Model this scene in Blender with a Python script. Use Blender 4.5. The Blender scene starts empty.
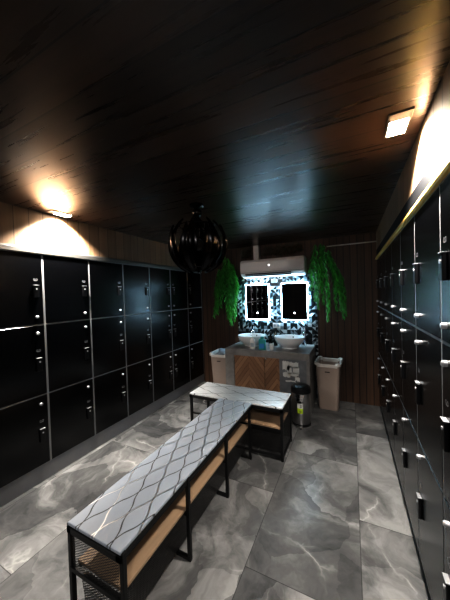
import bpy, bmesh, math, random
from mathutils import Vector, Matrix
C = bpy.context.scene.collection
rnd = random.Random(7)

# ------------------------------------------------------------------ materials
def new_mat(name):
    m = bpy.data.materials.new(name); m.use_nodes = True
    nt = m.node_tree
    return m, nt, nt.nodes['Principled BSDF']

def N(nt, typ, **kw):
    n = nt.nodes.new(typ)
    for k, v in kw.items():
        if k == 'ins':
            for i, val in v.items():
                if hasattr(val, 'is_linked') or isinstance(val, bpy.types.NodeSocket):
                    nt.links.new(val, n.inputs[i])
                else:
                    n.inputs[i].default_value = val
        else:
            setattr(n, k, v)
    return n

def mth(nt, op, a, b=None, c=None):
    n = nt.nodes.new('ShaderNodeMath'); n.operation = op
    for i, v in enumerate((a, b, c)):
        if v is None: continue
        if isinstance(v, bpy.types.NodeSocket): nt.links.new(v, n.inputs[i])
        else: n.inputs[i].default_value = v
    return n.outputs[0]

def mix(nt, fac, a, b):
    n = nt.nodes.new('ShaderNodeMix'); n.data_type = 'RGBA'
    for i, v in ((0, fac), (6, a), (7, b)):
        if isinstance(v, bpy.types.NodeSocket): nt.links.new(v, n.inputs[i])
        else: n.inputs[i].default_value = v if not isinstance(v, tuple) or len(v) == 4 else (*v, 1)
    return n.outputs[2]

def ramp(nt, fac, stops):
    n = nt.nodes.new('ShaderNodeValToRGB')
    el = n.color_ramp.elements
    while len(el) < len(stops): el.new(0.5)
    for e, (p, c) in zip(el, stops):
        e.position = p; e.color = c if len(c) == 4 else (*c, 1)
    nt.links.new(fac, n.inputs[0])
    return n.outputs[0]

def coords(nt):
    t = nt.nodes.new('ShaderNodeTexCoord')
    s = nt.nodes.new('ShaderNodeSeparateXYZ')
    nt.links.new(t.outputs['Object'], s.inputs[0])
    return t.outputs['Object'], s.outputs[0], s.outputs[1], s.outputs[2]

def comb(nt, x, y, z):
    n = nt.nodes.new('ShaderNodeCombineXYZ')
    for i, v in enumerate((x, y, z)):
        if isinstance(v, bpy.types.NodeSocket): nt.links.new(v, n.inputs[i])
        else: n.inputs[i].default_value = v
    return n.outputs[0]

def noise(nt, vec, scale, detail=4, rough=0.55, dist=0.0):
    n = nt.nodes.new('ShaderNodeTexNoise')
    nt.links.new(vec, n.inputs['Vector'])
    n.inputs['Scale'].default_value = scale; n.inputs['Detail'].default_value = detail
    n.inputs['Roughness'].default_value = rough; n.inputs['Distortion'].default_value = dist
    return n.outputs[0]

def plain(name, col, rough=0.5, metal=0.0, var=0.06, scale=30, coat=0.0, spec=0.5):
    m, nt, b = new_mat(name)
    vec, x, y, z = coords(nt)
    f = noise(nt, vec, scale, 3)
    lo = tuple(max(0, c*(1-var)) for c in col); hi = tuple(min(1, c*(1+var)) for c in col)
    nt.links.new(mix(nt, f, lo, hi), b.inputs['Base Color'])
    b.inputs['Roughness'].default_value = rough; b.inputs['Metallic'].default_value = metal
    b.inputs['Coat Weight'].default_value = coat
    b.inputs['Specular IOR Level'].default_value = spec
    return m

def emit(name, col, strength):
    m, nt, b = new_mat(name)
    b.inputs['Base Color'].default_value = (*col, 1)
    b.inputs['Emission Color'].default_value = (*col, 1)
    b.inputs['Emission Strength'].default_value = strength
    return m

def wood(name, dark, light, plank_axis, along_axis, plank_w, rough=0.4, groove=0.012, coat=0.0, tone=0.5, spec=0.5, groove_dark=0.25, dist=0.6, bump=0.25, fine=14.0):
    """planks: plank_axis = axis across the planks, along_axis = grain direction."""
    m, nt, b = new_mat(name)
    vec, x, y, z = coords(nt)
    ax = {'x': x, 'y': y, 'z': z}
    u = mth(nt, 'DIVIDE', ax[plank_axis], plank_w)
    pid = mth(nt, 'FLOOR', u); fr = mth(nt, 'FRACT', u)
    wn = nt.nodes.new('ShaderNodeTexWhiteNoise'); wn.noise_dimensions = '1D'
    nt.links.new(pid, wn.inputs['W'])
    rv = wn.outputs['Value']
    sc = {a: fine for a in 'xyz'}; sc[along_axis] = 0.9
    off = mth(nt, 'MULTIPLY', rv, 17.0)
    v2 = comb(nt, *[mth(nt, 'MULTIPLY_ADD', ax[a], sc[a], off) for a in 'xyz'])
    g = noise(nt, v2, 1.6, 6, 0.6, dist)
    f = mth(nt, 'ADD', mth(nt, 'MULTIPLY', g, 1.0 - 0.45*tone), mth(nt, 'MULTIPLY', rv, 0.45*tone))
    col = ramp(nt, f, [(0.25, dark), (0.75, light)])
    edge = mth(nt, 'MINIMUM', fr, mth(nt, 'SUBTRACT', 1.0, fr))
    gm = mth(nt, 'LESS_THAN', edge, groove / plank_w * 0.5)
    dk = tuple(c*groove_dark for c in dark)
    nt.links.new(mix(nt, gm, col, dk), b.inputs['Base Color'])
    nt.links.new(mth(nt, 'MULTIPLY_ADD', g, 0.2, rough-0.1), b.inputs['Roughness'])
    b.inputs['Coat Weight'].default_value = coat
    b.inputs['Specular IOR Level'].default_value = spec
    bp = nt.nodes.new('ShaderNodeBump'); bp.inputs['Strength'].default_value = bump; bp.inputs['Distance'].default_value = 0.004
    nt.links.new(mth(nt, 'SUBTRACT', mth(nt, 'MULTIPLY', g, 0.25), gm), bp.inputs['Height'])
    nt.links.new(bp.outputs[0], b.inputs['Normal'])
    return m

M = {}
M['ceiling'] = wood('ceiling wood', (0.012, 0.0074, 0.0052), (0.052, 0.033, 0.0235), 'y', 'x', 0.16, rough=0.29, groove=0.006, spec=0.5, tone=0.75, dist=0.1, bump=0.03, fine=16.0)
M['pine'] = wood('pale wood boards', (0.17, 0.105, 0.060), (0.28, 0.185, 0.115), 'y', 'z', 0.11, rough=0.55, groove=0.005, groove_dark=0.35)
M['backwood'] = wood('brown wood slats', (0.040, 0.020, 0.012), (0.125, 0.068, 0.040), 'x', 'z', 0.085, rough=0.5, groove=0.010)
M['frontwood'] = wood('dark wood boards', (0.02, 0.012, 0.008), (0.05, 0.03, 0.02), 'x', 'z', 0.15, rough=0.5)
M['black_door'] = plain('black gloss laminate', (0.0012, 0.0013, 0.0018), 0.23, 0, 0.2, 8, spec=0.5)
M['door_frame'] = plain('grey painted steel', (0.34, 0.34, 0.345), 0.40, 0.2)
M['alu'] = plain('brushed aluminium', (0.27, 0.26, 0.245), 0.36, 0.85)
M['alu_warm_painted'] = plain('aluminium edging with painted warm reflection', (0.95, 0.62, 0.18), 0.34, 0.35)  # gold base colour paints the warm lamp reflection onto aluminium
M['plinth'] = plain('grey plinth panel', (0.30, 0.30, 0.31), 0.42, 0.1)
M['kick'] = plain('black plinth panel', (0.010, 0.010, 0.010), 0.35)
M['fascia'] = plain('black fascia', (0.005, 0.005, 0.006), 0.7, spec=0.2)
M['chrome'] = plain('chrome', (0.85, 0.85, 0.86), 0.18, 1.0)
M['hardware'] = plain('satin chrome', (0.62, 0.62, 0.64), 0.32, 0.55)
M['plate'] = plain('black lock plastic', (0.004, 0.004, 0.005), 0.30)
M['steel_black'] = plain('black powder coated steel', (0.010, 0.010, 0.0105), 0.42, 0.2)
M['shelf_wood'] = wood('pale birch board', (0.40, 0.275, 0.18), (0.54, 0.40, 0.275), 'x', 'y', 0.40, rough=0.5, groove=0.0)
M['shelf_wood_x'] = wood('pale birch board cross', (0.40, 0.275, 0.18), (0.54, 0.40, 0.275), 'y', 'x', 0.40, rough=0.5, groove=0.0)
M['ceramic'] = plain('white glazed ceramic', (0.92, 0.92, 0.93), 0.12, 0, 0.02, coat=0.3)
M['ac_white'] = plain('white appliance plastic', (0.88, 0.85, 0.86), 0.35, 0, 0.02)
M['slot'] = plain('dark slot', (0.012, 0.012, 0.014), 0.5)
M['bin'] = plain('beige bin plastic', (0.46, 0.37, 0.32), 0.45, 0, 0.03)
M['bin_rim'] = plain('pale bin rim plastic', (0.82, 0.77, 0.73), 0.40, 0, 0.03)
M['steel'] = plain('brushed stainless steel', (0.42, 0.41, 0.41), 0.28, 0.95)
M['lid'] = plain('black lid plastic', (0.010, 0.010, 0.011), 0.30)
M['paper'] = plain('white paper', (0.78, 0.78, 0.76), 0.7)
M['lime'] = plain('lime print', (0.50, 0.66, 0.03), 0.6)
M['greyprint'] = plain('grey print', (0.10, 0.10, 0.10), 0.6)
M['soap'] = plain('white bottle plastic', (0.9, 0.87, 0.86), 0.3)
M['teal'] = plain('teal bottle plastic', (0.05, 0.42, 0.42), 0.3)
M['bluelabel'] = plain('blue bottle label', (0.08, 0.34, 0.70), 0.4)
M['darkglass'] = plain('dark bottle glass', (0.008, 0.016, 0.016), 0.12)
M['bag'] = plain('pale blue bag film', (0.46, 0.53, 0.60), 0.35, 0, 0.25, 40)
M['led'] = emit('cool white led strip', (0.50, 0.80, 1.0), 30)
M['halo'] = emit('cool white back light', (0.55, 0.83, 1.0), 70)
M['touch'] = emit('lit touch sensor', (0.85, 0.95, 1.0), 12)
M['ac_dot'] = emit('appliance indicator', (1.0, 0.98, 0.95), 6)
M['lens'] = emit('lit lamp lens', (1.0, 0.90, 0.74), 60)
M['pendant'] = plain('black polished metal', (0.011, 0.0105, 0.011), 0.22, 0.85)
M['bulb'] = plain('unlit smoked bulb', (0.02, 0.018, 0.016), 0.15)

m, nt, b = new_mat('mirror silver'); M['mirror'] = m
vec, x, y, z = coords(nt)
nt.links.new(mix(nt, noise(nt, vec, 3), (0.62, 0.66, 0.70), (0.68, 0.71, 0.74)), b.inputs['Base Color'])
b.inputs['Metallic'].default_value = 1; b.inputs['Roughness'].default_value = 0.02

# marble floor tiles
m, nt, b = new_mat('grey marble tiles'); M['floor'] = m
vec, x, y, z = coords(nt)
TW = 0.594
u = mth(nt, 'DIVIDE', mth(nt, 'SUBTRACT', x, 0.024), TW)
cu = mth(nt, 'FLOOR', u); fu = mth(nt, 'FRACT', u)
par = mth(nt, 'FRACT', mth(nt, 'MULTIPLY', mth(nt, 'ABSOLUTE', cu), 0.5))   # 0 or .5
v = mth(nt, 'DIVIDE', mth(nt, 'SUBTRACT', y, 1.905), 1.188)
v = mth(nt, 'ADD', v, par)
cv = mth(nt, 'FLOOR', v); fv = mth(nt, 'FRACT', v)
wn = nt.nodes.new('ShaderNodeTexWhiteNoise'); wn.noise_dimensions = '2D'
nt.links.new(comb(nt, cu, cv, 0.0), wn.inputs['Vector'])
rv = wn.outputs['Value']; rc = wn.outputs['Color']
vo = N(nt, 'ShaderNodeVectorMath', operation='MULTIPLY_ADD')
nt.links.new(rc, vo.inputs[0]); vo.inputs[1].default_value = (9, 9, 9); nt.links.new(vec, vo.inputs[2])
tv = vo.outputs[0]
dn = N(nt, 'ShaderNodeTexNoise'); nt.links.new(tv, dn.inputs['Vector']); dn.inputs['Scale'].default_value = 2.3; dn.inputs['Detail'].default_value = 5
dv = N(nt, 'ShaderNodeVectorMath', operation='MULTIPLY_ADD')
nt.links.new(dn.outputs['Color'], dv.inputs[0]); dv.inputs[1].default_value = (0.42, 0.42, 0.42); nt.links.new(tv, dv.inputs[2])
vor = N(nt, 'ShaderNodeTexVoronoi', feature='DISTANCE_TO_EDGE'); nt.links.new(dv.outputs[0], vor.inputs['Vector']); vor.inputs['Scale'].default_value = 1.55
vein = ramp(nt, vor.outputs['Distance'], [(0.0, (1, 1, 1)), (0.010, (0.3, 0.3, 0.3)), (0.035, (0, 0, 0))])
vm = noise(nt, tv, 2.1, 3)
vein = mth(nt, 'MULTIPLY', vein, mth(nt, 'SMOOTH_MIN', mth(nt, 'MULTIPLY', mth(nt, 'MAXIMUM', mth(nt, 'SUBTRACT', vm, 0.50), 0.0), 6.0), 1.0, 0.1))
vor2 = N(nt, 'ShaderNodeTexVoronoi', feature='F1'); nt.links.new(dv.outputs[0], vor2.inputs['Vector']); vor2.inputs['Scale'].default_value = 2.6
cl = noise(nt, dv.outputs[0], 1.9, 7, 0.62, 0.8)
sepc = nt.nodes.new('ShaderNodeSeparateColor'); nt.links.new(vor2.outputs['Color'], sepc.inputs[0])
cl = mth(nt, 'ADD', mth(nt, 'MULTIPLY', cl, 0.74), mth(nt, 'ADD', mth(nt, 'MULTIPLY', sepc.outputs[0], 0.13), mth(nt, 'MULTIPLY', rv, 0.16)))
base = ramp(nt, cl, [(0.34, (0.060, 0.060, 0.062)), (0.50, (0.145, 0.144, 0.144)), (0.68, (0.36, 0.355, 0.35))])
base = mix(nt, mth(nt, 'MULTIPLY', vein, 0.62), base, (0.62, 0.61, 0.59))
eu = mth(nt, 'MULTIPLY', mth(nt, 'MINIMUM', fu, mth(nt, 'SUBTRACT', 1.0, fu)), TW)
ev = mth(nt, 'MULTIPLY', mth(nt, 'MINIMUM', fv, mth(nt, 'SUBTRACT', 1.0, fv)), 1.188)
jm = mth(nt, 'LESS_THAN', mth(nt, 'MINIMUM', eu, ev), 0.0022)
nt.links.new(mix(nt, mth(nt, 'MULTIPLY', jm, 0.6), base, (0.03, 0.03, 0.03)), b.inputs['Base Color'])
b.inputs['Roughness'].default_value = 0.24
b.inputs['Specular IOR Level'].default_value = 0.5

# geometric black and white wall tiles (triangles in squares)
m, nt, b = new_mat('geometric patterned tiles'); M['tiles'] = m
vec, x, y, z = coords(nt)
S = 0.052
a = mth(nt, 'DIVIDE', x, S); c = mth(nt, 'DIVIDE', z, S)
fa, fc = mth(nt, 'FRACT', a), mth(nt, 'FRACT', c)
ia, ic = mth(nt, 'FLOOR', a), mth(nt, 'FLOOR', c)
wn = nt.nodes.new('ShaderNodeTexWhiteNoise'); wn.noise_dimensions = '2D'; nt.links.new(comb(nt, ia, ic, 0.0), wn.inputs['Vector'])
sp = nt.nodes.new('ShaderNodeSeparateColor'); nt.links.new(wn.outputs['Color'], sp.inputs[0])
flip = mth(nt, 'GREATER_THAN', sp.outputs[2], 0.5)
fa2 = mth(nt, 'ABSOLUTE', mth(nt, 'SUBTRACT', flip, fa))
tri = mth(nt, 'GREATER_THAN', fa2, fc)
tv_ = mth(nt, 'ADD', mth(nt, 'MULTIPLY', tri, sp.outputs[0]), mth(nt, 'MULTIPLY', mth(nt, 'SUBTRACT', 1.0, tri), sp.outputs[1]))
tc = ramp(nt, tv_, [(0.0, (0.012, 0.016, 0.018)), (0.42, (0.03, 0.038, 0.042)), (0.55, (0.16, 0.19, 0.21)), (0.80, (0.48, 0.52, 0.54))])
tc.node.color_ramp.interpolation = 'CONSTANT'
nt.links.new(tc, b.inputs['Base Color']); b.inputs['Roughness'].default_value = 0.22

# grey stone slab
def stone(name, lo, hi, joint=True):
    m, nt, b = new_mat(name)
    vec, x, y, z = coords(nt)
    f = noise(nt, vec, 5, 7, 0.65, 1.0)
    c_ = ramp(nt, f, [(0.3, lo), (0.7, hi)])
    if joint:
        fz = mth(nt, 'FRACT', mth(nt, 'DIVIDE', z, 0.235))
        jm = mth(nt, 'LESS_THAN', fz, 0.02)
        c_ = mix(nt, mth(nt, 'MULTIPLY', jm, 0.6), c_, (0.30, 0.29, 0.28))
    nt.links.new(c_, b.inputs['Base Color']); b.inputs['Roughness'].default_value = 0.35
    return m
M['stone'] = stone('grey stone tile', (0.22, 0.212, 0.206), (0.38, 0.365, 0.355))
M['stone_top'] = stone('grey stone slab', (0.20, 0.193, 0.19), (0.36, 0.35, 0.343), False)
M['stone_panel'] = stone('blue grey stone tile', (0.17, 0.178, 0.195), (0.28, 0.29, 0.305))

# chevron door wood
m, nt, b = new_mat('chevron parquet'); M['chevron'] = m
vec, x, y, z = coords(nt)
ax_ = mth(nt, 'ABSOLUTE', x)
d = mth(nt, 'DIVIDE', mth(nt, 'ADD', z, mth(nt, 'MULTIPLY', ax_, 1.35)), 0.085)
pid = mth(nt, 'FLOOR', d); fr = mth(nt, 'FRACT', d)
wn = nt.nodes.new('ShaderNodeTexWhiteNoise'); wn.noise_dimensions = '2D'; nt.links.new(comb(nt, pid, mth(nt, 'SIGN', x), 0.0), wn.inputs['Vector'])
g = noise(nt, comb(nt, mth(nt, 'MULTIPLY', d, 3.0), mth(nt, 'MULTIPLY', mth(nt, 'SUBTRACT', ax_, z), 3.0), 0.0), 2.0, 6, 0.7, 0.8)
f = mth(nt, 'ADD', mth(nt, 'MULTIPLY', g, 0.6), mth(nt, 'MULTIPLY', wn.outputs['Value'], 0.4))
c_ = ramp(nt, f, [(0.25, (0.26, 0.14, 0.08)), (0.75, (0.46, 0.275, 0.165))])
gm = mth(nt, 'LESS_THAN', mth(nt, 'MINIMUM', fr, mth(nt, 'SUBTRACT', 1.0, fr)), 0.03)
nt.links.new(mix(nt, gm, c_, (0.035, 0.016, 0.008)), b.inputs['Base Color']); b.inputs['Roughness'].default_value = 0.4

# bench top: wavy lattice of white and charcoal lines on blue-grey
def lattice(name, across, along, base_col):
    m, nt, b = new_mat(name)
    vec, x, y, z = coords(nt)
    ax = {'x': x, 'y': y}
    W, L = 0.105, 0.25
    s = mth(nt, 'DIVIDE', ax[across], W); t = mth(nt, 'DIVIDE', ax[along], L)
    masks = []
    for sg in (1, -1):
        q = mth(nt, 'ADD', s, mth(nt, 'MULTIPLY', t, sg*1.0))
        wob = mth(nt, 'MULTIPLY', mth(nt, 'SINE', mth(nt, 'MULTIPLY', mth(nt, 'SUBTRACT', s, mth(nt, 'MULTIPLY', t, sg*1.0)), 2*math.pi)), 0.040)
        q = mth(nt, 'ADD', q, wob)
        fr = mth(nt, 'FRACT', q); idx = mth(nt, 'FLOOR', mth(nt, 'ADD', q, 0.5))
        e = mth(nt, 'MINIMUM', fr, mth(nt, 'SUBTRACT', 1.0, fr))
        masks.append((mth(nt, 'LESS_THAN', e, 0.032), mth(nt, 'FRACT', mth(nt, 'ADD', mth(nt, 'MULTIPLY', idx, 0.5), 0.26))))
    f = noise(nt, vec, 60, 3)
    col = mix(nt, f, tuple(c*0.92 for c in base_col), base_col)
    met = None
    for mk, odd in masks:
        th = mth(nt, 'GREATER_THAN', odd, 0.5)
        col = mix(nt, mk, col, mix(nt, th, (0.085, 0.088, 0.095), (0.92, 0.92, 0.92)))
        mm = mth(nt, 'MULTIPLY', mk, th)
        met = mm if met is None else mth(nt, 'MAXIMUM', met, mm)
    nt.links.new(col, b.inputs['Base Color'])
    nt.links.new(met, b.inputs['Metallic'])
    nt.links.new(mth(nt, 'MULTIPLY_ADD', met, -0.10, 0.40), b.inputs['Roughness'])
    return m
M['bench_top'] = lattice('blue grey lattice laminate', 'x', 'y', (0.54, 0.585, 0.655))
M['bench_top_x'] = lattice('pale lattice laminate', 'y', 'x', (0.76, 0.77, 0.79))

# expanded metal mesh (real see-through holes by a procedural mask)
m, nt, b = new_mat('black expanded metal mesh'); M['mesh'] = m
vec, x, y, z = coords(nt)
h_ = mth(nt, 'ADD', x, y)
p1 = mth(nt, 'FRACT', mth(nt, 'ADD', mth(nt, 'DIVIDE', h_, 0.020), mth(nt, 'DIVIDE', z, 0.012)))
p2 = mth(nt, 'FRACT', mth(nt, 'SUBTRACT', mth(nt, 'DIVIDE', h_, 0.020), mth(nt, 'DIVIDE', z, 0.012)))
hole = mth(nt, 'MULTIPLY', mth(nt, 'GREATER_THAN', p1, 0.30), mth(nt, 'GREATER_THAN', p2, 0.30))
b.inputs['Base Color'].default_value = (0.045, 0.043, 0.043, 1); b.inputs['Roughness'].default_value = 0.4; b.inputs['Metallic'].default_value = 0.3
nt.links.new(mth(nt, 'SUBTRACT', 1.0, hole), b.inputs['Alpha'])

# leaves
def leafmat(name, lo, hi):
    m, nt, b = new_mat(name)
    vec, x, y, z = coords(nt)
    f = noise(nt, vec, 22, 2)
    nt.links.new(ramp(nt, f, [(0.3, lo), (0.7, hi)]), b.inputs['Base Color'])
    b.inputs['Roughness'].default_value = 0.38
    b.inputs['Subsurface Weight'].default_value = 0.0
    return m
M['leaf'] = leafmat('green plastic leaves', (0.03, 0.28, 0.03), (0.13, 0.62, 0.11))
M['leaf_dark'] = leafmat('dark plastic leaves', (0.010, 0.022, 0.009), (0.06, 0.035, 0.018))

# ------------------------------------------------------------------ geometry helpers
def add_box(bm, x0, x1, y0, y1, z0, z1, bevel=0.0, seg=2):
    r = bmesh.ops.create_cube(bm, size=1.0)
    vs = r['verts']
    for v in vs:
        v.co = Vector(((x0+x1)/2 + v.co.x*(x1-x0), (y0+y1)/2 + v.co.y*(y1-y0), (z0+z1)/2 + v.co.z*(z1-z0)))
    if bevel > 0:
        es = list({e for v in vs for e in v.link_edges})
        bmesh.ops.bevel(bm, geom=es, offset=bevel, segments=seg, profile=0.5, affect='EDGES')

def add_tube(bm, p0, p1, r, n=12, r1=None):
    p0, p1 = Vector(p0), Vector(p1); r1 = r if r1 is None else r1
    d = (p1-p0); L = d.length
    q = d.to_track_quat('Z', 'Y').to_matrix().to_4x4()
    mt = Matrix.Translation((p0+p1)/2) @ q
    bmesh.ops.create_cone(bm, cap_ends=True, segments=n, radius1=r, radius2=r1, depth=L, matrix=mt)

def add_lathe(bm, prof, n=32, cx=0, cy=0, sx=1.0, sy=1.0, close=True):
    rings = []
    for r, z in prof:
        if r < 1e-6:
            rings.append([bm.verts.new((cx, cy, z))])
        else:
            rings.append([bm.verts.new((cx + r*sx*math.cos(2*math.pi*i/n), cy + r*sy*math.sin(2*math.pi*i/n), z)) for i in range(n)])
    for a, b_ in zip(rings, rings[1:]):
        if len(a) == 1 and len(b_) == 1: continue
        for i in range(n):
            j = (i+1) % n
            if len(a) == 1: bm.faces.new((a[0], b_[j], b_[i]))
            elif len(b_) == 1: bm.faces.new((a[i], a[j], b_[0]))
            else: bm.faces.new((a[i], a[j], b_[j], b_[i]))

def add_prism(bm, pts, axis, a0, a1):
    """pts: 2D polygon, extruded along axis ('x','y','z') from a0 to a1."""
    def mk(p, a):
        return {'x': (a, p[0], p[1]), 'y': (p[0], a, p[1]), 'z': (p[0], p[1], a)}[axis]
    A = [bm.verts.new(mk(p, a0)) for p in pts]; B = [bm.verts.new(mk(p, a1)) for p in pts]
    n = len(pts)
    bm.faces.new(A); bm.faces.new(list(reversed(B)))
    for i in range(n):
        j = (i+1) % n
        bm.faces.new((A[i], B[i], B[j], A[j]))

def rrect(w, d, r, n=5):
    pts = []
    for cx, cy, a0 in ((w/2-r, d/2-r, 0), (-w/2+r, d/2-r, 90), (-w/2+r, -d/2+r, 180), (w/2-r, -d/2+r, 270)):
        for k in range(n+1):
            a = math.radians(a0 + 90*k/n)
            pts.append((cx + r*math.cos(a), cy + r*math.sin(a)))
    return pts

def add_loft(bm, rings, cap0=True, cap1=True):
    R = [[bm.verts.new(p) for p in r] for r in rings]
    n = len(R[0])
    for a, b_ in zip(R, R[1:]):
        for i in range(n):
            j = (i+1) % n
            bm.faces.new((a[i], a[j], b_[j], b_[i]))
    if cap0: bm.faces.new(list(reversed(R[0])))
    if cap1: bm.faces.new(R[-1])

def obj(name, bm, mat, parent=None, smooth=False, loc=None):
    bmesh.ops.recalc_face_normals(bm, faces=bm.faces[:])
    me = bpy.data.meshes.new(name); bm.to_mesh(me); bm.free()
    me.materials.append(M[mat] if isinstance(mat, str) else mat)
    if smooth:
        for p in me.polygons: p.use_smooth = True
        try: me.set_sharp_from_angle(angle=math.radians(40))
        except Exception: pass
    o = bpy.data.objects.new(name, me); C.objects.link(o)
    if parent: o.parent = parent
    if loc: o.location = loc
    return o

def boxobj(name, dims, mat, parent=None, bevel=0.0):
    bm = bmesh.new(); add_box(bm, *dims, bevel=bevel); return obj(name, bm, mat, parent)

def tag(o, label, cat, group=None):
    o['label'] = label; o['category'] = cat
    if group: o['group'] = group
    return o

def thing(name, label, cat, loc=(0, 0, 0), rotz=0.0, group=None):
    o = bpy.data.objects.new(name, None); C.objects.link(o)
    o.empty_display_size = 0.1
    o.location = loc; o.rotation_euler = (0, 0, rotz)
    return tag(o, label, cat, group)

def struct(name, bm, mat):
    o = obj(name, bm, mat); o['kind'] = 'structure'; return o

def dup(root, loc, rotz, label, group=None):
    r = root.copy(); C.objects.link(r); r.location = loc; r.rotation_euler = (0, 0, rotz)
    r['label'] = label
    if group: r['group'] = group
    for ch in list(root.children):
        c = ch.copy(); C.objects.link(c); c.parent = r
        for g in list(ch.children):
            d_ = g.copy(); C.objects.link(d_); d_.parent = c
    return r

# ------------------------------------------------------------------ room constants
XL, XR, YB, ZC = -2.395, 0.313, 3.925, 2.315
YF = -1.6
LD = 0.45           # locker depth
# ------------------------------------------------------------------ setting
bm = bmesh.new(); add_box(bm, XL-LD-0.1, XR+LD+0.1, YF-0.1, YB+0.1, -0.1, 0.0); struct('floor', bm, 'floor')
bm = bmesh.new(); add_box(bm, XL-LD-0.1, XR+LD+0.1, YF-0.1, YB+0.1, ZC, ZC+0.1); struct('ceiling', bm, 'ceiling')
bm = bmesh.new(); add_box(bm, XL-LD-0.08, XR+LD+0.08, YB, YB+0.1, 0.0, ZC); struct('wall_back', bm, 'backwood')
bm = bmesh.new(); add_box(bm, XL-LD-0.08, XR+LD+0.08, YF-0.1, YF, 0.0, ZC); struct('wall_front', bm, 'frontwood')
# left / right walls: full-height wall behind the lockers and a flush bulkhead over them
LY0 = -0.884         # first modelled left locker edge
RY0 = 0.825         # first modelled right locker edge
bm = bmesh.new()
add_prism(bm, [(XL, 2.0), (XL, ZC), (XL-LD-0.08, ZC), (XL-LD-0.08, 0), (XL-LD-0.02, 0), (XL-LD-0.02, 2.0)], 'y', LY0, YB)
add_box(bm, XL-LD-0.08, XL, YF, LY0, 0.0, ZC)
struct('wall_left', bm, 'pine')
bm = bmesh.new()
add_prism(bm, [(XR, 2.078), (XR, ZC), (XR+LD+0.08, ZC), (XR+LD+0.08, 0), (XR+LD+0.02, 0), (XR+LD+0.02, 2.078)], 'y', RY0, YB)
add_box(bm, XR, XR+LD+0.08, YF, RY0, 0.0, ZC)
struct('wall_right', bm, 'pine')
# top edging left (bright metal), right (aluminium, warm reflection painted gold) + black fascia
bm = bmesh.new(); add_prism(bm, [(XL-0.03, 1.953), (XL+0.012, 1.953), (XL+0.012, 1.985), (XL+0.002, 1.9995), (XL-0.03, 1.9995)], 'y', LY0, YB); struct('trim_1', bm, 'alu')
bm = bmesh.new(); add_prism(bm, [(XR+0.03, 1.953), (XR-0.010, 1.953), (XR-0.016, 1.965), (XR-0.002, 2.0), (XR+0.03, 2.0)], 'y', RY0, YB); struct('trim_2', bm, 'alu_warm_painted')
bm = bmesh.new(); add_box(bm, XR-0.001, XR+0.03, RY0, YB, 2.0005, 2.0775); struct('trim_3', bm, 'fascia')
# plinths
bm = bmesh.new(); add_box(bm, XL-LD, XL-0.002, LY0, YB, 0.0, 0.138, 0.003); struct('baseboard_left', bm, 'plinth')
bm = bmesh.new(); add_box(bm, XR+0.012, XR+LD, RY0, YB, 0.0, 0.078, 0.003); struct('baseboard_right', bm, 'kick')
# patterned tile backsplash, cornice strip on the back wall
bm = bmesh.new(); add_box(bm, -1.69, -0.44, YB-0.014, YB, 0.0, 1.84); struct('trim_4', bm, 'tiles')
bm = bmesh.new(); add_box(bm, -0.30, XR, YB-0.02, YB, 2.185, 2.20, 0.003); struct('trim_5', bm, 'steel')

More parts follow.
